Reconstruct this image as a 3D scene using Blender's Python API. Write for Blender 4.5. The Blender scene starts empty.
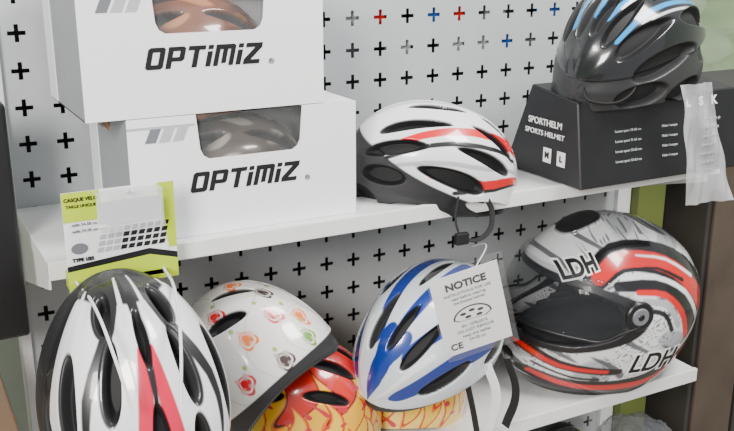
import bpy, math, numpy as np
import bmesh
from mathutils import Vector, Matrix
rng=np.random.default_rng(4)
sc=bpy.context.scene
COL=sc.collection

# ---------------- materials
def mat(name,color,rough=.5,metal=0,alpha=1,noise=0.06,scale=30,coat=0,bump=0,emit=None,trans=0,spec=.5):
    m=bpy.data.materials.new(name); m.use_nodes=True
    nt=m.node_tree; b=nt.nodes['Principled BSDF']
    tc=nt.nodes.new('ShaderNodeTexCoord'); n=nt.nodes.new('ShaderNodeTexNoise'); n.inputs['Scale'].default_value=scale
    n.inputs['Detail'].default_value=4
    nt.links.new(tc.outputs['Object'],n.inputs['Vector'])
    mx=nt.nodes.new('ShaderNodeMix'); mx.data_type='RGBA'
    c=Vector(color[:3])
    mx.inputs['A'].default_value=(*[max(0,v*(1-noise)) for v in c],1)
    mx.inputs['B'].default_value=(*[min(1,v*(1+noise)) for v in c],1)
    nt.links.new(n.outputs['Fac'],mx.inputs['Factor'])
    nt.links.new(mx.outputs['Result'],b.inputs['Base Color'])
    b.inputs['Roughness'].default_value=rough; b.inputs['Metallic'].default_value=metal
    b.inputs['Alpha'].default_value=alpha; b.inputs['Coat Weight'].default_value=coat
    b.inputs['Transmission Weight'].default_value=trans
    b.inputs['Specular IOR Level'].default_value=spec
    if bump:
        bp=nt.nodes.new('ShaderNodeBump'); bp.inputs['Strength'].default_value=bump; bp.inputs['Distance'].default_value=.002
        nt.links.new(n.outputs['Fac'],bp.inputs['Height']); nt.links.new(bp.outputs['Normal'],b.inputs['Normal'])
    return m
def attr_mat(name,coat=.8):
    m=bpy.data.materials.new(name); m.use_nodes=True
    nt=m.node_tree; b=nt.nodes['Principled BSDF']
    a=nt.nodes.new('ShaderNodeAttribute'); a.attribute_name='Col'
    nt.links.new(a.outputs['Color'],b.inputs['Base Color']); nt.links.new(a.outputs['Alpha'],b.inputs['Roughness'])
    mp=nt.nodes.new('ShaderNodeMapRange'); mp.inputs['From Min'].default_value=.25; mp.inputs['From Max'].default_value=.6
    mp.inputs['To Min'].default_value=coat; mp.inputs['To Max'].default_value=0
    nt.links.new(a.outputs['Alpha'],mp.inputs['Value']); nt.links.new(mp.outputs['Result'],b.inputs['Coat Weight'])
    b.inputs['Coat Roughness'].default_value=.06
    return m
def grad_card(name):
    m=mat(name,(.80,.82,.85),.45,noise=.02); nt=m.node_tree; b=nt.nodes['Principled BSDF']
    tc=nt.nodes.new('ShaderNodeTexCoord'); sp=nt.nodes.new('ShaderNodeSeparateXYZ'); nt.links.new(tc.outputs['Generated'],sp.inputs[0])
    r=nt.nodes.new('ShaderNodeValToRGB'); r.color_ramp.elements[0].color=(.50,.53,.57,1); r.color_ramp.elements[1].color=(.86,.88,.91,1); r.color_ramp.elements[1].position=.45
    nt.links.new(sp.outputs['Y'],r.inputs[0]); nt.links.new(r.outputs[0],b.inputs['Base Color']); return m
M={}
M['helmet']=attr_mat('helmet_paint')
M['peg']=mat('pegboard_paint',(.44,.465,.48),.4,.1)
M['shelf']=mat('shelf_paint',(.76,.77,.77),.4)
M['card']=mat('white_card',(.84,.85,.87),.5,noise=.02)
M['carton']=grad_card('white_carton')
M['cside']=mat('carton_side_grey',(.30,.32,.35),.5)  # left carton side, set to a darker grey than the front
M['grey']=mat('print_grey',(.15,.16,.18),.5)
M['lgrey']=mat('print_light_grey',(.42,.44,.47),.5)
M['ink']=mat('print_black',(.006,.006,.008),.45)
M['blackbox']=mat('black_carton',(.009,.009,.011),.4,noise=.3)
M['white']=mat('print_white',(.9,.9,.9),.5)
M['lime']=mat('print_lime',(.46,.60,.015),.45)
M['clear']=mat('clear_plastic',(.9,.93,.95),.1,alpha=.20,noise=.02)
M['wrap']=mat('clear_window_film',(.9,.93,.95),.08,alpha=.07,noise=.02)
M['film']=mat('plastic_film',(.84,.86,.90),.15,alpha=.42,noise=.05,bump=.6,scale=60)
M['black']=mat('black_plastic',(.010,.010,.011),.35)
M['strapb']=mat('black_webbing',(.010,.010,.011),.8)
M['strapw']=mat('white_webbing',(.8,.8,.82),.6)
M['red']=mat('print_red',(.70,.01,.01),.4)
M['visor']=mat('clear_visor',(.08,.09,.10),.04,alpha=.10,noise=.02)

def link(o,parent=None):
    if o.name not in COL.objects: COL.objects.link(o)
    if parent is not None:
        o.parent=parent; o.matrix_parent_inverse=parent.matrix_world.inverted()
    return o
def upd(): bpy.context.view_layer.update()
def meshobj(name,v,f,m,parent=None,smooth=False):
    me=bpy.data.meshes.new(name); me.from_pydata([tuple(map(float,p)) for p in v],[],f); me.update()
    o=bpy.data.objects.new(name,me); 
    if m: me.materials.append(m)
    if smooth: me.shade_smooth()
    return link(o,parent)
def boxes(name,lst,m,bevel=.002,parent=None):
    v=[];f=[]
    for a,b in lst:
        i=len(v); x0,y0,z0=a; x1,y1,z1=b
        v+=[(x0,y0,z0),(x1,y0,z0),(x1,y1,z0),(x0,y1,z0),(x0,y0,z1),(x1,y0,z1),(x1,y1,z1),(x0,y1,z1)]
        f+=[(i,i+3,i+2,i+1),(i+4,i+5,i+6,i+7),(i,i+1,i+5,i+4),(i+1,i+2,i+6,i+5),(i+2,i+3,i+7,i+6),(i+3,i,i+4,i+7)]
    o=meshobj(name,v,f,m,parent)
    if bevel:
        bv=o.modifiers.new('bevel','BEVEL'); bv.width=bevel; bv.segments=2
    return o
def basis(fwd,up,loc,k=1):
    u=Vector(up).normalized(); f=Vector(fwd); f=(f-u*f.dot(u)).normalized(); l=u.cross(f)
    m=Matrix((f,l,u)).transposed().to_4x4(); m.translation=Vector(loc); return m@Matrix.Scale(k,4)
def tube(name,pts,r,m,parent=None,ribbon=0,cyc=False):
    c=bpy.data.curves.new(name,'CURVE'); c.dimensions='3D'; c.bevel_depth=r; c.bevel_resolution=3; c.resolution_u=12
    if ribbon: c.extrude=ribbon
    s=c.splines.new('BEZIER'); s.bezier_points.add(len(pts)-1)
    for bp,p in zip(s.bezier_points,pts):
        bp.co=p; bp.handle_left_type=bp.handle_right_type='AUTO'
    s.use_cyclic_u=cyc
    o=bpy.data.objects.new(name,c); c.materials.append(m)
    return link(o,parent)
def text(name,body,size,mw,m,parent=None,shear=0,offset=0,extrude=.0004,width=None,space=1,align='CENTER'):
    c=bpy.data.curves.new(name,'FONT'); c.body=body; c.size=size; c.shear=shear; c.offset=offset; c.extrude=extrude
    c.align_x=align; c.align_y='CENTER'; c.space_character=space
    t=bpy.data.objects.new(name+'_c',c); COL.objects.link(t); upd()
    dg=bpy.context.evaluated_depsgraph_get()
    me=bpy.data.meshes.new_from_object(t.evaluated_get(dg)); bpy.data.objects.remove(t)
    me.materials.clear(); me.materials.append(m)
    if width:
        xs=[v.co.x for v in me.vertices]; w=max(xs)-min(xs); k=width/w
        for v in me.vertices: v.co.x*=k
    o=bpy.data.objects.new(name,me); o.matrix_world=mw; upd()
    COL.objects.link(o)
    if parent: upd(); o.parent=parent; o.matrix_parent_inverse=parent.matrix_world.inverted()
    return o
def panel(name,polys,mw,m,parent=None,th=.0008):
    c=bpy.data.curves.new(name,'CURVE'); c.dimensions='2D'; c.fill_mode='BOTH'; c.extrude=th
    for pts in polys:
        s=c.splines.new('POLY'); s.points.add(len(pts)-1); s.use_cyclic_u=True
        for q,p in zip(s.points,pts): q.co=(p[0],p[1],0,1)
    t=bpy.data.objects.new(name+'_c',c); COL.objects.link(t); upd()
    me=bpy.data.meshes.new_from_object(t.evaluated_get(bpy.context.evaluated_depsgraph_get())); bpy.data.objects.remove(t)
    me.materials.clear(); me.materials.append(m)
    o=bpy.data.objects.new(name,me); COL.objects.link(o); o.matrix_world=mw; upd()
    if parent: o.parent=parent; o.matrix_parent_inverse=parent.matrix_world.inverted()
    return o
def XZ(x,y,z): return Matrix(((1,0,0,x),(0,0,-1,y),(0,1,0,z),(0,0,0,1)))
def YZ(x,y,z): return Matrix(((0,0,-1,x),(-1,0,0,y),(0,1,0,z),(0,0,0,1)))
def _r(a,b,c,d): return [(a,b),(c,b),(c,d),(a,d)]
LET={'O':([[(.12,0),(.88,0),(1,.12),(1,1.18),(.88,1.3),(.12,1.3),(0,1.18),(0,.12)],_r(.30,.28,.70,1.02)],1),
 'P':([[(0,0),(.30,0),(.30,.42),(.88,.42),(1,.54),(1,1.18),(.88,1.3),(0,1.3)],_r(.30,.68,.70,1.04)],1),
 't':([[(.35,0),(.65,0),(.65,1.04),(1,1.04),(1,1.3),(0,1.3),(0,1.04),(.35,1.04)]],1),
 'i':([_r(0,0,.30,.92),_r(0,1.04,.30,1.3)],.30),
 'M':([[(0,0),(.28,0),(.28,1.0),(.46,1.0),(.46,.15),(.74,.15),(.74,1.0),(.92,1.0),(.92,0),(1.2,0),(1.2,1.18),(1.08,1.3),(0,1.3)]],1.2),
 'Z':([[(0,0),(1,0),(1,.27),(.42,.27),(1,1.0),(1,1.3),(0,1.3),(0,1.03),(.58,1.03),(0,.30)]],1)}
def logo(name,word,width,height,mw,m,parent,shear=.25):
    tot=0; L_=[]
    for ch in word: L_.append(tot); tot+=LET[ch][1]+.16
    tot-=.16; sx=(width-height*shear)/tot; sy=height/1.3; polys=[]
    for ch,o_ in zip(word,L_):
        for pl in LET[ch][0]: polys.append([((o_+a)*sx+b*sy*shear-width/2,b*sy-height/2) for a,b in pl])
    return panel(name,polys,mw,m,parent,.0003)

def ss(x,a,b):
    t=np.clip((x-a)/(b-a),0,1); return t*t*(3-2*t)
def mixc(c,col,m,rough=None):
    col=np.array(col,float); c[...,:3]=c[...,:3]*(1-m[...,None])+col*m[...,None]
    if rough is not None: c[...,3]=c[...,3]*(1-m)+rough*m
    return c
def stroke(x,z,pts,w0,w1=None,soft=.0012):
    w1=w0 if w1 is None else w1
    best=np.full(x.shape,-1.0); n=len(pts)-1
    if n>1:
        Q=[]; P=[pts[0]]+list(pts)+[pts[-1]]
        for i in range(1,len(P)-2):
            p0,p1,p2,p3=[np.array(P[k],float) for k in (i-1,i,i+1,i+2)]
            for t in (0,.33,.66): Q.append(tuple(.5*((2*p1)+(-p0+p2)*t+(2*p0-5*p1+4*p2-p3)*t*t+(-p0+3*p1-3*p2+p3)*t**3)))
        pts=Q+[pts[-1]]; n=len(pts)-1
    for i in range(n):
        ax,az=pts[i]; bx,bz=pts[i+1]; dx,dz=bx-ax,bz-az; L2=dx*dx+dz*dz+1e-12
        t=np.clip(((x-ax)*dx+(z-az)*dz)/L2,0,1)
        d=np.hypot(x-ax-t*dx,z-az-t*dz)
        g=(i+t)/n; w=w0+(w1-w0)*g
        best=np.maximum(best,w-d)
    return ss(best,-soft,soft)

def finish_grid(name,outer,col,inner,colin,mw,parent,keep=None):
    na,ns,_=outer.shape; ni=inner.shape[1]
    V=np.concatenate([outer.reshape(-1,3),inner.reshape(-1,3)])
    C=np.concatenate([col.reshape(-1,4),colin.reshape(-1,4)])
    i,j=np.meshgrid(np.arange(na),np.arange(ns-1),indexing='ij'); i2=(i+1)%na
    F=np.stack([i*ns+j,i2*ns+j,i2*ns+j+1,i*ns+j+1],-1)
    if keep is not None: 
        k=keep[i,j]; F=F[k]
    F=F.reshape(-1,4)
    o=na*ns; i,j=np.meshgrid(np.arange(na),np.arange(ni-1),indexing='ij'); i2=(i+1)%na
    F2=np.stack([o+i*ni+j,o+i*ni+j+1,o+i2*ni+j+1,o+i2*ni+j],-1).reshape(-1,4)
    i=np.arange(na); i2=(i+1)%na
    F3=np.stack([i*ns,o+i*ni,o+i2*ni,i2*ns],-1)
    F=np.concatenate([F,F2,F3])
    me=bpy.data.meshes.new(name)
    me.from_pydata(V.tolist(),[],F.tolist()); me.update()
    at=me.color_attributes.new('Col','FLOAT_COLOR','POINT'); at.data.foreach_set('color',C.ravel().astype(np.float32))
    me.materials.append(M['helmet']); me.shade_smooth()
    ob=bpy.data.objects.new(name,me); COL.objects.link(ob); ob.matrix_world=mw; upd()
    if parent: ob.parent=parent; ob.matrix_parent_inverse=parent.matrix_world.inverted()
    return ob

def bike_helmet(name,mw,L=.28,W=.21,H=.15,rim=None,vents=(),colfn=None,foam=None,tail=.0,na=560,ns=230,parent=None,dep=.014,ridge=.002,egg=.12,foamdrop=.004,power=.82,foamcol=(.014,.014,.016),around=0):
    a=np.linspace(0,2*np.pi,na,endpoint=False)[:,None]; s=np.linspace(0,1,ns)[None,:]
    if rim is None: rim=lambda a:-12+8*np.cos(a)-6*np.cos(2*a)
    e0=np.radians(rim(a)); e=e0+(np.pi/2-e0)*s
    a=a+0*e
    ce=np.abs(np.cos(e))**power; se=np.sign(np.sin(e))*np.abs(np.sin(e))**.95
    ce[:,-1]=0
    X=np.cos(a)*ce; Y=np.sin(a)*ce; Z=se
    Lx=L/2
    tl=1+tail*np.clip(-X,0,1)**3*np.clip(1-Z,0,1)
    x=Lx*X*tl; y=W/2*Y*(1-egg*X); z=H*Z-.012*np.clip(X,0,1)**2*1.0
    P=np.stack([x,y,z],-1)
    N=np.stack([X/Lx,Y/(W/2),Z/H],-1); N/=np.linalg.norm(N,axis=-1,keepdims=True)
    al=np.degrees(np.arcsin(np.clip(X,-1,1))); be=np.degrees(np.arctan2(Y,Z+1e-6))
    m=np.zeros_like(X); near=np.zeros_like(X)
    for (b0,a0,lb,la,sl,tp) in vents:
        for sg in ((1,-1) if b0!=0 else (1,)):
            da=al-a0; db=(be*sg-b0-sl*da)*np.maximum(np.cos(np.radians(al)),.25)
            w=lb*np.clip(1+tp*da/la,.15,3)
            d=np.sqrt((db/w)**2+(da/la)**2+1e-9)
            dist=(d-1)*np.minimum(w,la)
            m=np.maximum(m,1-ss(dist,-1.3,.9))
            if around and b0>15:
                # dark moulded lip on the outer side of the vent
                near=np.maximum(near,1-ss(np.sqrt(((db-around*.7)/(w+around))**2+(da/(la+around*2.2))**2),.94,1.04))
    c=np.ones(X.shape+(4,)); c[...,3]=.25
    G=dict(X=X,Y=Y,Z=Z,al=al,be=be,x=x,y=y,z=z,a=a,s=s+0*a)
    c=colfn(c,G) if colfn else c
    disp=ridge*np.cos(np.radians(be*8))*np.cos(np.radians(al))
    if around: c=mixc(c,(.010,.010,.012),near,.35); disp=disp-.0015*near
    if foam is not None:
        fm=foam(G); c=mixc(c,foamcol,fm,.5); disp=disp-foamdrop*fm
    c=mixc(c,(.005,.005,.006),ss(m,.03,.22),.7)
    rimm=1-ss(G['s'],.0,.02); c=mixc(c,(.01,.01,.012),rimm*.9,.5)
    disp=disp-dep*m - .004*(1-ss(G['s'],0,.025))
    P=P+N*disp[...,None]
    nin=24; idx=np.linspace(0,ns-1,nin).astype(int)
    inner=np.stack([x*.82,y*.80,z*.82-.002],-1)[:,idx]
    ci=np.zeros(inner.shape[:2]+(4,)); ci[...,:3]=.02; ci[...,3]=.8
    return finish_grid(name,P,c,inner,ci,mw,parent)

# ---------------- camera
cam=bpy.data.cameras.new('camera'); co=bpy.data.objects.new('camera',cam); COL.objects.link(co)
th,ps=math.radians(16.7),math.radians(28)
Fv=Vector((math.sin(ps)*math.cos(th),math.cos(ps)*math.cos(th),-math.sin(th)))
co.location=(0,-1.40,1.5); co.rotation_euler=Fv.to_track_quat('-Z','Y').to_euler()
cam.sensor_width=36; cam.lens=930/734*36; cam.clip_start=.02
sc.camera=co

# ---------------- room
M['floor']=mat('floor_tile',(.32,.28,.24),.5); M['wall']=mat('wall_paint',(.55,.62,.52),.8); M['wood']=mat('brown_wood',(.075,.055,.042),.5,noise=.4,scale=12)
M['cab']=mat('dark_cabinet',(.035,.031,.028),.45,noise=.3,scale=10)
boxes('floor',[((-3,-3.5,-.05),(4,1.2,0))],M['floor'],0)
boxes('wall_back',[((-3,.9,0),(2.05,1.0,2.6)),((2.05,.9,0),(4,1.0,.95)),((2.05,.9,2.2),(4,1.0,2.6)),((3.3,.9,.95),(4,1.0,2.2))],M['wall'],0)
boxes('wall_right',[((3.9,-3.5,0),(4.0,.9,2.6))],M['wall'],0)
boxes('wall_left',[((-3.1,-3.5,0),(-3.0,1.0,2.6))],M['wall'],0)
w=boxes('window_1',[((2.05,.88,.93),(3.3,1.02,.97)),((2.05,.88,2.18),(3.3,1.02,2.22)),((2.03,.88,.93),(2.08,1.02,2.22)),((3.28,.88,.93),(3.33,1.02,2.22)),((2.9,.9,.95),(2.94,1.0,2.2))],M['shelf'],.003)
boxes('glass',[((2.06,.95,.96),(3.3,.955,2.2))],M['wrap'],0,w)
M['green']=mat('foliage_green',(.60,.80,.45),.8,noise=.3,scale=5)
M['olive']=mat('olive_panel',(.12,.15,.035),.6)
hedge=[];hf=[]
n=40
for i in range(n+1):
    for j in range(n+1):
        a_,b_=i/n,j/n
        hedge.append((1.5+3.5*a_,2.2+.12*math.sin(a_*31+b_*17)+.10*math.sin(b_*41-a_*23),-.02+1.9*b_))
for i in range(n):
    for j in range(n): hf.append((i*(n+1)+j,(i+1)*(n+1)+j,(i+1)*(n+1)+j+1,i*(n+1)+j+1))
meshobj('garden_hedge',hedge,hf,M['green'],None,True)

# ---------------- gondola shelf
SX=.158
shelf=boxes('shelf_unit',[((SX,-.27,1.095),(1.31,0,1.117)),((SX,-.275,1.095),(1.31,-.266,1.119)),
  ((SX,-.27,.690),(1.31,0,.712)),((SX,-.275,.688),(1.31,-.266,.714)),
  ((SX,-.30,.39),(1.32,0,.42)),
  ((SX-.012,-.01,0),(.1605,.03,2.1)),((1.3265,-.01,0),(1.362,.03,2.1))],M['shelf'],.0015)
def bracket(x,z):
    v=[(x,0,z),(x,-.25,z),(x,-.25,z-.02),(x,0,z-.09)]; v+= [(p[0]+.003,p[1],p[2]) for p in v]
    meshobj('bracket',v,[(0,1,2,3),(7,6,5,4),(0,4,5,1),(1,5,6,2),(2,6,7,3),(3,7,4,0)],M['shelf'],shelf)
for x in(SX+.002,1.305):
    for z in(1.095,.690,.39): bracket(x,z)
p=.053; ax=.0125; b=.0030
x0=.1605; z0=1.37+.0265-.053*19; nx=22; nz=31
def lines(o,n):
    r=[]
    for k in range(n):
        c=o+p*(k+.5); r+=[c-p/2,c-ax,c-b,c+b,c+ax]
    r.append(o+p*n); return r
xs=lines(x0,nx); zs=lines(z0,nz)
v=[(x,0,z) for x in xs for z in zs]; f=[]; NZ=len(zs)
for i in range(len(xs)-1):
    for j in range(NZ-1):
        a_,b_=i%5,j%5
        if (a_==2 and 1<=b_<=3) or (b_==2 and 1<=a_<=3): continue
        f.append((i*NZ+j,(i+1)*NZ+j,(i+1)*NZ+j+1,i*NZ+j+1))
peg=meshobj('pegboard',v,f,M['peg'],shelf); sm=peg.modifiers.new('t','SOLIDIFY'); sm.thickness=.0015; sm.offset=-1
M['backlow']=mat('back_panel',(.03,.03,.032),.8)
boxes('back_panel',[((.15,.05,.0),(1.36,.06,2.05))],M['backlow'],0,shelf)
M['blue']=mat('blue_pack',(.02,.12,.5),.4)
for i,(x,z,cn) in enumerate([(.77,1.37,'red'),(.93,1.37,'red'),(.88,1.38,'blue'),(1.10,1.33,'grey'),(.72,1.33,'grey'),(1.02,1.38,'lgrey'),(.82,1.32,'lgrey'),(.72,1.37,'lgrey'),(1.145,1.37,'blue'),(.93,1.30,'lgrey'),(1.04,1.30,'blue'),(.985,1.32,'lgrey')]):
    boxes('packet_%d'%i,[((x-.018,.012,z-.03),(x+.018,.045,z+.03))],M[cn],.002,shelf)
boxes('end_panel',[((1.364,-.03,0),(1.44,.03,1.14))],M['olive'],.002,shelf)

# ---------------- white helmet cartons
def colbag(c,G,base,acc):
    c=mixc(c,base,np.ones_like(G['X'])); n=np.sin(G['x']*70+3*np.sin(G['y']*50))*np.cos(G['y']*60+G['z']*80)
    return mixc(c,acc,ss(n,.2,.6))
VSTD=[(0,38,5,17,0,0),(0,-12,5,20,0,0),(26,30,6,24,.1,.2),(24,-32,6,22,-.1,-.2),(52,22,7,24,.1,.2),(50,-30,7,20,0,0),(76,18,6,18,.15,0),(76,-25,6,18,-.1,0)]
def carton(x,z,acc):
    w_,d_,h_=.322,.225,.163; y=-.25
    hd=.060
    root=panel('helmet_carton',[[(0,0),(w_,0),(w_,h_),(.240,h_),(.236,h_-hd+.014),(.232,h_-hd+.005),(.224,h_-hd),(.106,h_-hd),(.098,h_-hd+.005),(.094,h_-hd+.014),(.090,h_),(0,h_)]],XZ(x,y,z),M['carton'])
    boxes('back',[((x,y+d_-.002,z),(x+w_,y+d_,z+h_)),((x+w_-.0015,y,z),(x+w_,y+d_,z+h_)),((x,y,z),(x+w_,y+d_,z+.0015)),
        ((x,y,z+h_-.0015),(x+.09,y+d_,z+h_)),((x+.24,y,z+h_-.0015),(x+w_,y+d_,z+h_)),((x+.09,y+.06,z+h_-.0015),(x+.24,y+d_,z+h_))],M['card'],0,root)
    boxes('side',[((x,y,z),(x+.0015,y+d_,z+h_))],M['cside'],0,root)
    boxes('side_flap',[((x-.0012,y+d_-.055,z+.002),(x,y+d_-.005,z+h_-.002))],M['card'],0,root)
    logo('logo','OPtiMiZ',.158,.027,XZ(x+.156,y-.0012,z+.073),M['ink'],root)
    text('mark','®',.010,XZ(x+.246,y-.0012,z+.061),M['ink'],root)
    for k in range(3):
        q=.022+k*.018
        panel('stripe_%d'%k,[[(q,h_-.032),(q+.014,h_-.032),(q+.022,h_-.014),(q+.008,h_-.014)]],XZ(x,y-.0012,z),[M['grey'],M['lgrey'],M['lgrey']][k],root,.0002)
    panel('band',[[(0,h_-.014),(.088,h_-.014),(.088,h_-.011),(0,h_-.011)]],XZ(x,y-.0012,z),M['lgrey'],root,.0002)
    bike_helmet('boxed_helmet',basis((1,0,0),(0,-.3,1),(x+.165,y+.115,z+.022)),.26,.175,.125,vents=VSTD,colfn=lambda c,G:colbag(c,G,*acc),na=200,ns=80,parent=root)
    n=24;v=[];f=[]
    for i in range(n+1):
        for j in range(9):
            v.append((x+.088+.154*i/n,y+.006+.002*math.sin(i*1.3+j)+.002*math.sin(j*2.1+i*.5),z+h_-.068+.066*j/8))
    for i in range(n):
        for j in range(8): f.append((i*9+j,(i+1)*9+j,(i+1)*9+j+1,i*9+j+1))
    meshobj('film',v,f,M['wrap'],root,True)
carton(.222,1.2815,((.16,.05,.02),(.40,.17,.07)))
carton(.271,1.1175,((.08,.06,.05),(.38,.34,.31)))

# ---------------- upper shelf white/red helmet
RD=(.68,.008,.012)
def col_wr(c,G):
    c=mixc(c,(.84,.84,.87),np.ones_like(G['X']))
    X,Z,be,al=G['X'],G['Z'],np.abs(G['be']),G['al']
    c=mixc(c,(.46,.47,.50),stroke(al,be,[(-60,62),(-10,54),(30,52),(60,38)],1.4,2,.6))
    c=mixc(c,RD,stroke(al,be,[(-55,50),(-15,34),(25,22),(55,8)],2,5.5,.6))
    c=mixc(c,RD,stroke(al,be,[(-5,62),(30,66),(60,50),(80,30)],3.5,5.5,.6))
    c=mixc(c,(.015,.015,.018),stroke(al,be,[(-50,56),(-10,42),(30,34),(60,20)],1.4,2.6,.4))
    c=mixc(c,(.015,.015,.018),stroke(al,be,[(10,74),(40,68),(65,52)],1.5,1.5,.4))
    return c
foamside=lambda G: (1-ss(G['Z']-np.clip(.30-.40*G['X'],.05,.58),-.012,.012))
VB=[(0,40,4,15,0,0),(0,-5,4,17,0,0),(20,38,4,18,.15,.3),(22,-20,4.5,22,-.05,-.2),(44,30,4.5,20,.1,.3),(42,-32,5,20,0,0),(64,8,6.5,22,.25,.3),(88,38,6,18,.2,0),(66,-38,6.5,15,.1,0),(95,-8,8,20,.1,0),(95,-50,8,12,0,0)]
h=bike_helmet('bicycle_helmet',basis((.93,-.42,-.17),(.0,-.34,1),(.757,-.188,1.134)),.28,.20,.124,vents=VB,colfn=col_wr,foam=foamside,tail=.1,around=.0)
tube('chin_strap',[(.745,-.288,1.13),(.735,-.300,1.09),(.745,-.308,1.070),(.785,-.308,1.072),(.802,-.295,1.10),(.795,-.285,1.125)],.0014,M['strapb'],h,.003)
boxes('buckle',[((.728,-.314,1.062),(.750,-.304,1.080))],M['black'],.002,h)

# ---------------- black carton, right
x,y,z=.955,-.316,1.1185
BW=.345
P0=[(0,0,0),(0,.20,0),(0,.135,.150),(0,.02,.135)]
v=[(x+q[0],y+q[1],z+q[2]) for q in P0]+[(x+BW+q[0],y+q[1],z+q[2]) for q in P0]
bb=meshobj('black_helmet_carton',v,[(0,3,2,1),(4,5,6,7),(0,4,7,3),(3,7,6,2),(2,6,5,1),(1,5,4,0)],M['blackbox'])
bv=bb.modifiers.new('b','BEVEL'); bv.width=.002
text('label_1','SPORTHELM',.015,YZ(x-.001,y+.095,z+.092),M['white'],bb,width=.085,offset=.0002)
text('label_2','SPORTS HELMET',.012,YZ(x-.001,y+.095,z+.074),M['white'],bb,width=.10,offset=.0001)
for k,yy in enumerate((y+.05,y+.085)):
    panel('badge_%d'%k,[[(-.010,-.012),(.010,-.012),(.010,.012),(-.010,.012)]],YZ(x-.001,yy,z+.04),M['white'],bb,.0003)
    text('size_%d'%k,'LM'[k],.014,YZ(x-.002,yy,z+.04),M['ink'],bb,offset=.0006)
def fr(xx,zz): 
    return XZ(xx,y+.02*(zz-z)/.135-.0012,zz)@Matrix.Rotation(-math.atan(.02/.135),4,'X')
for k,t in enumerate('DEFG'):
    text('spec_%d'%k,'Lorem sport 5%d-6%d cm'%(k,k),.006,fr(x+.10,z+.085-k*.016),M['lgrey'],bb)
    text('spec2_%d'%k,'Helm / casque',.006,fr(x+.19,z+.085-k*.016),M['lgrey'],bb)
for k,t in enumerate('LSK'):
    text('icon_%d'%k,t,.020,fr(x+.232+k*.030,z+.118),M['white'],bb,offset=.0008)
def col_bb(c,G):
    c=mixc(c,(.008,.009,.011),np.ones_like(G['X']),None); c[...,3]=.18; be,al=np.abs(G['be']),G['al']
    B=(.01,.26,.60)
    c=mixc(c,B,stroke(al,be,[(-40,12),(0,13),(45,8)],1.5,3,.5))
    c=mixc(c,B,stroke(al,be,[(-55,34),(-15,33),(25,30),(50,34)],1.2,2.6,.5))
    c=mixc(c,(.60,.62,.65),stroke(al,be,[(-50,40),(-10,38),(25,36)],.7,1.1,.4))
    return c
def foam_grey(G): return 1-ss(G['Z']-(.36-.22*G['X']),-.012,.012)
VBB=[(0,44,5,14,0,0),(0,-2,5.5,22,0,0),(21,40,5,18,.15,.3),(22,-12,6,26,0,-.2),(45,34,6.5,20,.1,.3),(44,-22,7,26,0,0),(69,18,8,24,.2,.2),(68,-34,8,18,.1,0),(92,34,8,18,.2,0),(94,-4,9,17,.1,0),(94,-44,9,15,0,0)]
h=bike_helmet('bicycle_helmet',basis((-.95,-.30,-.12),(.0,-.24,1),(1.105,-.232,1.294)),.315,.22,.142,vents=VBB,colfn=col_bb,foam=foam_grey,foamcol=(.024,.025,.028),tail=.12,rim=lambda a:-16+7*np.cos(a)-5*np.cos(2*a))
tube('chin_strap',[(1.00,-.29,1.30),(.965,-.30,1.265),(.975,-.325,1.256),(1.02,-.335,1.265),(1.06,-.31,1.30)],.0014,M['strapb'],h,.003)

def sheet(name,c,ex,ey,w_,h_,m,amp=.004,parent=None,n=24,taper=0):
    ex=Vector(ex).normalized(); ey=Vector(ey).normalized(); nn=ex.cross(ey); v=[];f=[]
    for i in range(n+1):
        for j in range(n+1):
            a,b_=i/n-.5,j/n-.5
            k=1+taper*b_
            d=amp*(math.sin(a*9+b_*4)+.7*math.sin(b_*13+a*5)+.5*math.sin(a*23-b_*17))
            v.append(Vector(c)+ex*w_*a*k+ey*h_*b_+nn*d)
    for i in range(n):
        for j in range(n): f.append((i*(n+1)+j,(i+1)*(n+1)+j,(i+1)*(n+1)+j+1,i*(n+1)+j+1))
    return meshobj(name,v,f,m,parent,True)
s_=sheet('plastic_hang_tag',(1.165,-.36,1.180),(1,-.3,.1),(-.20,.08,1),.065,.20,M['film'],.004,taper=-.5)
for k in range(7): text('line_%d'%k,'aebcd efgh ijk',.006,Matrix.Translation((0,-.012,0))@XZ(1.165+k*-.001,-.362,1.225-k*.014),M['lgrey'],s_)

# ---------------- hanging white/black/red helmet, left
BK=(.010,.010,.012)
def col_d(c,G):
    c=mixc(c,(.82,.82,.86),np.ones_like(G['X'])); be,al=np.abs(G['be']),G['al']
    c=mixc(c,(.64,.008,.05),stroke(al,be,[(-24,2),(5,7),(40,14),(70,24)],3,7.5,.6))
    c=mixc(c,BK,1-ss(al+.18*be,-48,-46),.35)
    c=mixc(c,BK,stroke(al,be,[(-60,14),(-38,20),(-8,36),(20,40)],6,1,.6),.35)
    c=mixc(c,BK,stroke(al,be,[(-70,60),(-40,66),(0,78),(40,84)],12,9,.6),.35)
    c=mixc(c,BK,stroke(al,be,[(-50,0),(-25,0),(0,0)],4,1,.6),.35)
    c=mixc(c,(.75,.75,.78),stroke(al,be,[(-75,10),(-55,9),(-38,9)],1.4,2.2,.4))
    c=mixc(c,(.75,.75,.78),stroke(al,be,[(-75,46),(-55,43),(-30,46)],1.0,2.5,.4))
    return c
VD=[(0,12,4.5,13,0,.3),(0,48,5,12,0,0),(22,-14,4.5,16,.15,.2),(26,28,5,18,.12,0),(48,-6,5.5,20,.1,.1),(54,38,5,16,.1,0),(73,8,5.5,17,0,0),(0,-30,3,12,0,0),(24,-46,4,10,0,0)]
foamd=lambda G: 1-ss(G['Z']-(.24-.16*G['X']),-.012,.012)
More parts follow.
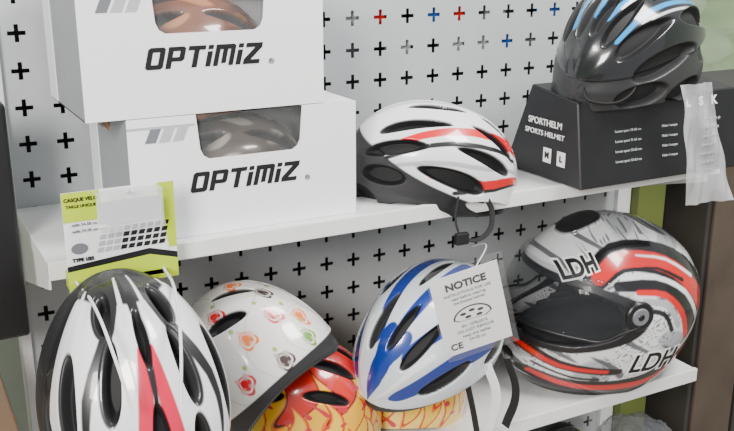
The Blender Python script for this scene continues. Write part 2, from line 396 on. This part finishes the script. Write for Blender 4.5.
h=bike_helmet('bicycle_helmet',basis((.03,-.40,-.91),(-.02,-.90,.32),(.224,-.385,.975)),.30,.222,.13,vents=VD,colfn=col_d,foam=foamd,egg=-.04,tail=.05,na=760,ns=300,ridge=.003,around=1.5)
tube('cord_1',[(.184,-.306,1.10),(.180,-.44,1.112),(.182,-.51,1.08),(.190,-.532,1.03)],.0018,M['strapw'],h)
tube('cord_2',[(.292,-.306,1.10),(.268,-.44,1.112),(.250,-.51,1.08),(.240,-.532,1.03)],.0018,M['strapw'],h)

CW=XZ(.176,-.303,1.087)
cardr=panel('product_card',[[(0,0),(.135,.0),(.135,.124),(0,.124)]],CW,M['card'],None,.0006)
boxes('carton_body',[((.177,-.3025,1.087),(.310,-.278,1.1085))],M['lime'],.001,cardr)
def cp(n,pts,m): panel(n,[pts],XZ(.176,-.3045,1.087),m,cardr,.0002)
cp('top_band',[(0,.088),(.046,.088),(.044,.124),(0,.124)],M['lime'])
cp('low_band',[(0,.0),(.135,.0),(.135,.024),(.10,.034),(0,.026)],M['lime'])
cp('low_black',[(0,.026),(.10,.034),(.135,.024),(.135,.032),(.10,.042),(0,.033)],M['ink'])
cp('low_black2',[(.02,.006),(.12,.006),(.118,.012),(.022,.012)],M['ink'])
cp('side_band',[(.125,.04),(.135,.04),(.135,.124),(.114,.124)],M['lime'])
for i in range(9):
    for j in range(4):
        q=.036+i*.0095+j*.002; r_=.046+j*.008
        panel('tread_%d_%d'%(i,j),[[(q,r_),(q+.007,r_),(q+.009,r_+.0055),(q+.002,r_+.0055)]],XZ(.176,-.3045,1.087),M['lgrey'] if i<3 else M['ink'],cardr,.0002)
text('card_title','CASQUE VELO',.0060,XZ(.198,-.305,1.202),M['ink'],cardr,offset=.0002)
text('card_t2','TAILLE UNIQUE',.0050,XZ(.198,-.305,1.194),M['ink'],cardr,offset=.0001)
text('card_badge','TYPE 1/25',.006,XZ(.195,-.305,1.127),M['ink'],cardr,offset=.0003)
for k in range(2): text('card_line_%d'%k,'taille 54-58 cm sport',.0050,XZ(.206,-.305,1.171-k*.008),M['grey'],cardr)
cp('emblem',[(.016+.010*math.cos(t*math.pi/8),.054+.007*math.sin(t*math.pi/8)) for t in range(16)],M['grey'])
hk=boxes('label_holder',[((.212,-.325,1.168),(.292,-.323,1.210)),((.212,-.325,1.208),(.292,-.30,1.210)),((.212,-.33,1.164),(.292,-.322,1.169))],M['clear'],.001)
boxes('insert',[((.214,-.322,1.172),(.290,-.3215,1.200))],M['lgrey'],0,hk)
tube('hook',[(.254,-.27,1.10),(.254,-.30,1.20),(.254,-.318,1.207)],.002,M['shelf'],hk)

# ---------------- stacks on lower shelf
def col_fl(c,G):
    x,y,z,a=G['x'],G['y'],G['z'],G['a']
    c=mixc(c,(.62,.02,.01),np.ones_like(x))
    def fl(c,fa,ph,base,amp,cols,wob=1.8):
        t=a*fa+ph+wob*np.sin(z*55+ph); tri=np.abs(((t/(2*np.pi))%1)-.5)*2
        hh=base+amp*tri**1.5+.010*np.sin(a*5+ph)
        for k,cc in enumerate(cols): c=mixc(c,cc,1-ss(z-hh+k*.007,-.001,.001))
        return c
    c=fl(c,9,0,.045,.085,[(.03,.005,.005),(.85,.16,.01),(.92,.48,.02)])
    c=fl(c,12,2,.015,.070,[(.60,.02,.01),(.86,.20,.01),(.92,.58,.05)])
    c=fl(c,17,4,-.02,.060,[(.55,.015,.01),(.86,.25,.02),(.94,.66,.16)])
    n=np.sin(x*120+3*np.sin(z*80))*np.sin(z*110+2.5*np.cos(y*90)+a*5)
    c=mixc(c,(.60,.03,.05),ss(n,.70,.76))
    return c
VK=[(0,30,4,14,0,0),(24,20,5,18,0,0),(24,-30,5,15,0,0),(50,18,4,16,0,0),(50,-28,4,14,0,0)]
krim=lambda a:-18+6*np.cos(a)-5*np.cos(2*a)
h=bike_helmet('childs_helmet',basis((.85,-.5,0),(0,-.1,1),(.545,-.165,.757)),.245,.20,.135,vents=VK,colfn=col_fl,rim=krim)
h=bike_helmet('childs_helmet',basis((.80,-.6,0),(0,-.1,1),(.745,-.150,.755)),.20,.18,.13,vents=VK,colfn=col_fl,rim=krim)
MOT=[(-58,12,0),(-34,34,1),(-14,10,4),(6,40,0),(26,10,1),(-16,60,2),(14,64,1),(44,26,4),(-50,56,2),(40,54,0),(-38,80,1),(-6,84,0),(24,88,4),(58,60,1),(-62,88,0),(50,84,2)]
def col_flo(c,G):
    c=mixc(c,(.80,.79,.77),np.ones_like(G['X'])); al,be=G['al'],G['be']
    cs=np.maximum(np.cos(np.radians(al)),.2)
    n=np.sin(al*.11+1.8*np.sin(be*.06)+.6)
    c=mixc(c,(.45,.48,.38),(1-ss(np.abs(n),.02,.06))*.7)
    for sg in(1,-1):
      for i,(a0,b0,kd) in enumerate(MOT):
        u=(be-b0*sg)*cs; v_=(al-a0); an=(-.8+.5*math.sin(i*2.3))*1.0+(0 if sg>0 else 1.6); sz=5.6; U=(u*math.cos(an)+v_*math.sin(an))/sz; V=(-u*math.sin(an)+v_*math.cos(an))/sz
        near=(np.abs(U)<2)&(np.abs(V)<2)
        cc=[(.62,.01,.02),(.82,.18,.02),(.13,.30,.03),None,(.06,.04,.04)][kd]
        q=lambda k:(1-ss(((U*k)**2+(V*k)**2-1)**3-(U*k)**2*(V*k)**3,-.12,.12))*near
        c=mixc(c,cc,q(1)); c=mixc(c,(.83,.76,.70),q(1.3)); c=mixc(c,cc,q(1.65))
        c=mixc(c,(.35,.45,.12),(1-ss(np.hypot(u-9-2*math.sin(i),v_-7*math.cos(i*1.7)),1.3,1.9)))
    return c
VF=[(0,48,4,12,0,0),(22,25,3.5,14,0,0),(22,-28,4,14,0,0),(48,10,4,14,0,0),(0,-35,4,12,0,0)]
h=bike_helmet('childs_helmet',basis((.71,-.15,.67),(-.52,.40,.74),(.444,-.235,.894)),.232,.185,.136,vents=VF,colfn=col_flo,rim=krim,foam=lambda G:1-ss(G['Z'],-.10,-.08))

def col_bl(c,G):
    c=mixc(c,(.64,.69,.74),np.ones_like(G['X'])); be,al=np.abs(G['be']),G['al']
    B=(.008,.035,.26)
    c=mixc(c,B,stroke(al,be,[(-65,10),(-30,28),(10,30),(45,24)],4,6.5,.6))
    c=mixc(c,B,stroke(al,be,[(-60,58),(-20,64),(20,60),(60,64)],6,10,.6))
    c=mixc(c,B,stroke(al,be,[(-30,0),(10,0),(50,0)],5,6,.6))
    c=mixc(c,B,stroke(al,be,[(45,10),(60,0),(75,0)],9,22,.6))
    c=mixc(c,(.84,.85,.88),stroke(al,be,[(35,42),(55,42),(80,50)],3,4,.6))
    c=mixc(c,(.25,.28,.32),stroke(al,be,[(-55,42),(-20,50),(15,48)],1.5,2,.6))
    return c
VL=[(0,36,4,15,0,0),(15,-12,4,17,0,0),(28,36,5,18,.1,.2),(46,-4,7,20,0,.2),(40,-42,5,12,0,0),(70,28,6,18,.1,0),(76,-20,6,16,.1,0)]
h=bike_helmet('bicycle_helmet',basis((-.88,-.36,-.22),(-.08,-.40,.88),(.740,-.215,.866)),.305,.21,.130,vents=VL,colfn=col_bl,foam=lambda G:1-ss(G['Z'],-.02,.0))
tube('strap_1',[(.80,-.30,.85),(.81,-.315,.80),(.80,-.31,.735)],.001,M['strapw'],h,.007)
tube('strap_2',[(.84,-.30,.85),(.845,-.32,.80),(.835,-.31,.735)],.001,M['strapb'],h,.007)
tube('strap_3',[(.76,-.30,.84),(.765,-.315,.79),(.78,-.31,.735)],.001,M['strapb'],h,.005)
NX=Vector((.88,-.30,.27)).normalized(); NY=Vector((-.38,-.10,1)); NY=(NY-NX*NY.dot(NX)).normalized(); NN=NX.cross(NY)
def nm(u,v_,o): 
    m=Matrix((NX,NY,NN)).transposed().to_4x4(); m.translation=Vector((.731,-.352,.975))+NX*u+NY*v_+NN*o; return m
nr=panel('notice_tag',[[(-.052,-.071),(.052,-.071),(.052,.071),(-.052,.071)]],nm(0,0,0),M['card'],None,.0005)
text('notice_title','NOTICE',.017,nm(0,.050,.001),M['ink'],nr,offset=.0006)
for k,t in enumerate(['INSTRUCTIONS FOR USE','read before wearing','the bicycle helmet']): text('tl_%d'%k,t,.0065,nm(0,.036-k*.008,.001),M['grey'],nr)
for k,t in enumerate(['EN 1078:2012','DO NOT REMOVE','keep this leaflet','54-58 cm']): text('bl_%d'%k,t,.007,nm(.0,-.024-k*.009,.001),M['grey'],nr)
text('ce','CE',.016,nm(-.034,-.057,.001),M['ink'],nr,offset=.0003)
dome=[(.030*math.cos(t*math.pi/12),-.010+.020*math.sin(t*math.pi/12)) for t in range(13)]+[(-.022,-.014),(.020,-.016)]
panel('drawing',[dome],nm(0,.0,.001),M['ink'],nr,.0001)
panel('drawing_in',[[(a*.9,b*.86-.001) for a,b in dome]],nm(0,.0,.0013),M['card'],nr,.0001)
for k,(dx,dy) in enumerate([(-.014,-.002),(0,.001),(.013,-.002),(-.007,-.009),(.010,-.010)]):
    panel('drawing_v%d'%k,[[(dx+.005*math.cos(t*math.pi/5),dy+.0025*math.sin(t*math.pi/5)) for t in range(10)]],nm(0,0,.0016),M['ink'],nr,.0001)
sheet('sleeve',nm(.002,.004,.004).translation,NX,NY,.116,.166,M['wrap'],.0012,nr)
tube('cord',[nm(.02,.07,0).translation,Vector((.79,-.30,1.05)),Vector((.82,-.22,1.02))],.001,M['strapw'],nr)

# ---------------- full-face helmet
def fullface(name,mw):
    na,ns=680,280; H=.265
    a=np.linspace(0,2*np.pi,na,endpoint=False)[:,None]; s=np.linspace(0,1,ns)[None,:]+0*a; a=a+0*s
    zt=np.array([0,.08,.2,.33,.48,.62,.76,.88,.96,1.0]); st=1-np.sqrt(1-zt)
    Fr=np.array([.132,.158,.172,.168,.152,.142,.122,.092,.055,0])
    Ba=np.array([.095,.118,.138,.152,.158,.154,.134,.098,.057,0])
    Wd=np.array([.098,.112,.121,.127,.129,.125,.109,.080,.047,0])
    sm=np.linspace(0,1,400); 
    def prof(T):
        q=np.interp(sm,st,T); k=np.exp(-np.linspace(-2,2,41)**2); k/=k.sum()
        qp=np.concatenate([2*q[0]-q[20:0:-1],q,2*q[-1]-q[-2:-22:-1]]); q=np.convolve(qp,k,'valid'); q=q-q[-1]*sm
        return np.interp(s,sm,q)
    F_,B_,W_=prof(Fr),prof(Ba),prof(Wd)
    ca,sa=np.cos(a),np.sin(a)
    p_=.88
    cx=np.sign(ca)*np.abs(ca)**p_; sy=np.sign(sa)*np.abs(sa)**.95
    Lx=np.where(ca>0,F_,B_); x=Lx*cx; y=W_*sy
    z=H*(1-(1-s)**2)
    z=z+.02*(1-s)**8*np.clip(-ca,0,1)
    P=np.stack([x,y,z],-1)
    du=np.roll(P,-1,0)-np.roll(P,1,0); dv=np.gradient(P,axis=1); N=np.cross(du,dv); N/=np.linalg.norm(N,axis=-1,keepdims=True)+1e-12
    N[:,-1]=(0,0,1)
    ang=np.degrees(np.arctan2(np.abs(y)/.128,x/.16))
    zc=.138; hh=.045-.012*np.clip((ang-50)/40,0,1)
    port=(np.abs(z-zc-.004*np.cos(np.radians(ang*2)))/hh)**3.2+(ang/80)**5
    pm=1-ss(port,.85,1.1)
    c=np.ones(x.shape+(4,)); c[...,:3]=(.72,.73,.76); c[...,3]=.2
    wave=np.sin(x*40+2*np.sin(z*30))*np.cos(z*46+x*14)
    c=mixc(c,(.30,.32,.35),ss(wave,.2,.5)*.8)
    c=mixc(c,(.06,.07,.08),ss(np.sin(x*95+5*np.sin(z*40))*np.sin(z*60-x*50),.58,.72)*.9)
    sp=np.sin(x*310+7*np.sin(z*130+y*60))*np.sin(z*350+6*np.cos(x*120)+y*90)
    c=mixc(c,(.08,.09,.10),ss(sp,.45,.65)*.85*ss(np.abs(np.sin(x*22+z*18)),.25,.7))
    R=(.62,.008,.008); K=(.006,.006,.008); Wt=(.78,.79,.82)
    side=ss(np.abs(y),.01,.03)
    def S(pts,w0,w1,col): 
        nonlocal c
        c=mixc(c,col,stroke(x,z,pts,w0,w1)*side)
    S([(.070,.196),(.03,.222),(-.03,.218),(-.085,.190),(-.135,.130)],.016,.025,K)
    S([(.066,.196),(.03,.219),(-.03,.214),(-.08,.186),(-.128,.132)],.009,.013,R)
    S([(.02,.208),(-.03,.205),(-.075,.182)],.001,.003,K)
    S([(-.0,.224),(-.05,.214),(-.10,.182)],.001,.0025,Wt)
    S([(.03,.198),(-.02,.194),(-.075,.165),(-.115,.110)],.004,.006,Wt)
    S([(.04,.186),(-.02,.182),(-.070,.152),(-.104,.098)],.007,.013,K)
    S([(.01,.176),(-.035,.168),(-.07,.135),(-.088,.09)],.004,.006,R)
    S([(.0,.162),(-.04,.152),(-.065,.115)],.005,.005,(.40,.41,.44))
    S([(-.005,.148),(-.035,.138),(-.052,.110)],.004,.004,K)
    S([(.165,.020),(.09,.004),(.0,.000),(-.07,.015),(-.13,.06)],.010,.014,K)
    S([(.155,.040),(.09,.022),(.0,.020),(-.06,.040),(-.135,.100)],.009,.022,K)
    S([(.150,.040),(.09,.022),(.0,.019),(-.06,.034),(-.13,.090)],.004,.008,R)
    S([(-.05,.055),(-.10,.085),(-.135,.13)],.003,.006,Wt)
    S([(.165,.086),(.12,.062),(.05,.050),(.03,.050)],.009,.005,K)
    S([(.165,.084),(.12,.060),(.05,.050)],.004,.003,R)
    S([(.150,.058),(.10,.040),(.06,.036)],.002,.002,K)
    tv=(np.abs(np.abs(y)-.0)/.030)**2.5+(np.abs(x-.050)/.034)**2.5
    tvm=(1-ss(tv,.8,1.1))*ss(z,.15,.18); c=mixc(c,K,tvm,.35)
    cv=(np.abs(y)/.030)**3+(np.abs(z-.055)/.010)**3; cvm=(1-ss(cv,.8,1.1))*ss(x,.0,.02); c=mixc(c,K,cvm,.6)
    gk=1-ss(port,1.9,2.15); c=mixc(c,K,gk,.45)
    rm=1-ss(s,.010,.018); c=mixc(c,K,rm,.5)
    disp=-.004*cvm+.005*tvm-.012*pm
    P=P+N*disp[...,None]
    keep=pm<.6
    idx=np.linspace(0,ns-1,50).astype(int)
    Pi=np.stack([x*.80,y*.80,z*.88+.004],-1)[:,idx]
    pi=pm[:,idx]; Pi[...,0]-= .17*pi*np.clip(np.cos(a[:,idx]),0,1); Pi[...,1]*=(1-.1*pi)
    ci=np.zeros(Pi.shape[:2]+(4,)); ci[...,:3]=(.016,.016,.018); ci[...,3]=.8
    ob=finish_grid(name,P,c,Pi,ci,mw,None,keep)
    vv=[];ff=[];na2=60;nz2=16
    for i in range(na2+1):
        t=math.radians(-88+176*i/na2)
        for j in range(nz2+1):
            zz=.094+.092*j/nz2
            if abs(math.degrees(t))>70: 
                k=(abs(math.degrees(t))-70)/18; zz=zz*(1-k*.6)+.146*k*.6
            si=1-math.sqrt(1-zz/H)
            fr_=np.interp(si,st,Fr)+.006; wd=np.interp(si,st,Wd)+.006
            vv.append((fr_*max(math.cos(t),0)**p_,wd*math.sin(t),zz))
    for i in range(na2):
        for j in range(nz2): ff.append((i*(nz2+1)+j,(i+1)*(nz2+1)+j,(i+1)*(nz2+1)+j+1,i*(nz2+1)+j+1))
    VM=mw@Matrix.Translation((.0,0,.146))@Matrix.Rotation(math.radians(-10),4,'Y')@Matrix.Translation((0,0,-.146))
    vo=meshobj('visor',vv,ff,M['visor'],None,True)
    sd=vo.modifiers.new('s','SOLIDIFY'); sd.thickness=.0018
    vo.matrix_world=VM; upd()
    vo.parent=ob; vo.matrix_parent_inverse=mw.inverted()
    # dark moulded edge along the lower visor rim
    edge=[VM@Vector(vv[i*(nz2+1)]) for i in range(0,na2+1,3)]
    tube('visor_edge',edge,.0022,M['black'],ob)
    for sg in(1,-1):
        for k,(r,hh_,mm) in enumerate([(.023,.008,M['black']),(.014,.012,M['grey']),(.006,.015,M['black'])]):
            bpy.ops.mesh.primitive_cylinder_add(radius=r,depth=hh_,vertices=40); q=bpy.context.object; q.name='pivot'
            q.data.materials.append(mm); q.matrix_world=mw@Matrix.Translation((.012,sg*.131,.143))@Matrix.Rotation(math.pi/2,4,'X'); 
            bvv=q.modifiers.new('b','BEVEL'); bvv.width=.002; upd(); q.parent=ob; q.matrix_parent_inverse=mw.inverted()
    def decal(tx,size,px,pz,sg,m_,sh=.3,rot=0,off=.001,lift=.0012):
        R_=Matrix(((-sg*1,0,0,px),(0,0,sg*1,sg*.16),(0,1,0,pz),(0,0,0,1)))
        o=text('decal',tx,size,mw@R_@Matrix.Rotation(rot,4,'Z'),m_,None,shear=sh,offset=off,extrude=0)
        bm=bmesh.new(); bm.from_mesh(o.data); bmesh.ops.triangulate(bm,faces=bm.faces[:]); 
        for _ in range(3): bmesh.ops.subdivide_edges(bm,edges=[e for e in bm.edges if e.calc_length()>.004],cuts=1); bmesh.ops.triangulate(bm,faces=bm.faces[:])
        bm.to_mesh(o.data); bm.free()
        w=o.modifiers.new('w','SHRINKWRAP'); w.target=ob; w.wrap_method='PROJECT'; w.use_project_z=True; w.use_negative_direction=True; w.use_positive_direction=False; w.offset=lift; w.wrap_mode='ABOVE_SURFACE'
        upd(); o.parent=ob; o.matrix_parent_inverse=mw.inverted()
    decal('LDH',.043,-.024,.060,1,M['white'],off=.0040); decal('LDH',.043,-.024,.060,1,M['ink'],lift=.002)
    decal('LDH',.026,.088,.206,1,M['white'],rot=.40,off=.003); decal('LDH',.026,.088,.206,1,M['ink'],rot=.40,lift=.002)
    return ob
ff_=fullface('full_face_motorcycle_helmet',basis((-.97,.20,0),(0,0,1),(1.145,-.175,.7145),1.15))

# ---------------- base shelf items
def col_k(c,G): return mixc(c,(.012,.012,.013),np.ones_like(G['X']))
bike_helmet('bicycle_helmet',basis((-1,-.2,0),(0,0,1),(1.04,-.18,.460)),.25,.20,.15,vents=VSTD,colfn=col_k,na=200,ns=80)
bm=bmesh.new(); bmesh.ops.create_icosphere(bm,subdivisions=6,radius=1)
from mathutils import noise as mn
for v in bm.verts:
    c=v.co.copy(); k=1+.28*(mn.ridged_multi_fractal(c*1.6,.8,2.1,4,1.0,2.0)-1.0)*.35
    v.co=Vector((c.x*.085*k,c.y*.085*k,c.z*.08*k))
me=bpy.data.meshes.new('plastic_bag'); bm.to_mesh(me); bm.free(); me.shade_smooth(); me.materials.append(mat('grey_bag_film',(.20,.21,.23),.15,alpha=.45,bump=.3,scale=60))
o=bpy.data.objects.new('plastic_bag',me); o.location=(1.255,-.19,.50); COL.objects.link(o)

# ---------------- right cabinet, left desk + monitor
cb=boxes('cabinet',[((1.47,-.12,0),(2.3,.35,1.16))],M['cab'],.004)
boxes('door_panel_a',[((1.48,-.13,.05),(1.60,-.12,1.13))],M['wood'],.003,cb)
boxes('door_panel_b',[((1.61,-.13,.05),(1.98,-.12,1.13))],M['cab'],.003,cb)
dk=boxes('desk',[((-.9,-.55,.90),(.10,.05,.93)),((-.9,-.53,0),(-.86,.03,.9)),((.05,-.1,0),(.09,.03,.9))],mat('desk_top',(.26,.17,.11),.5),.003)
mo=boxes('computer_monitor',[((-.42,-.17,.985),(.142,-.13,1.30)),((-.2,-.14,.94),(-.1,-.12,1.0)),((-.25,-.22,.93),(-.05,-.06,.94))],M['black'],.006)
tube('power_cable',[(-.1,-.30,.935),(.0,-.33,.936),(.06,-.26,.937),(.08,-.12,.937)],.003,M['black'])

# ---------------- light
wd=bpy.data.worlds.new('world'); sc.world=wd; wd.use_nodes=True
wd.node_tree.nodes['Background'].inputs['Color'].default_value=(.97,.98,1,1); wd.node_tree.nodes['Background'].inputs['Strength'].default_value=.72
def area(n,loc,tgt,size,e,col=(1,1,1)):
    l=bpy.data.lights.new(n,'AREA'); l.energy=e; l.size=size; l.color=col
    o=bpy.data.objects.new(n,l); o.location=loc; o.rotation_euler=(Vector(tgt)-Vector(loc)).to_track_quat('-Z','Y').to_euler(); COL.objects.link(o)
area('window_light',(-1.2,-2.2,2.2),(.7,-.2,1.0),.8,110,(1,.96,.90))
area('ceiling_light',(1.4,-.9,2.6),(1.0,-.2,1.0),.6,48,(1,.98,.95))
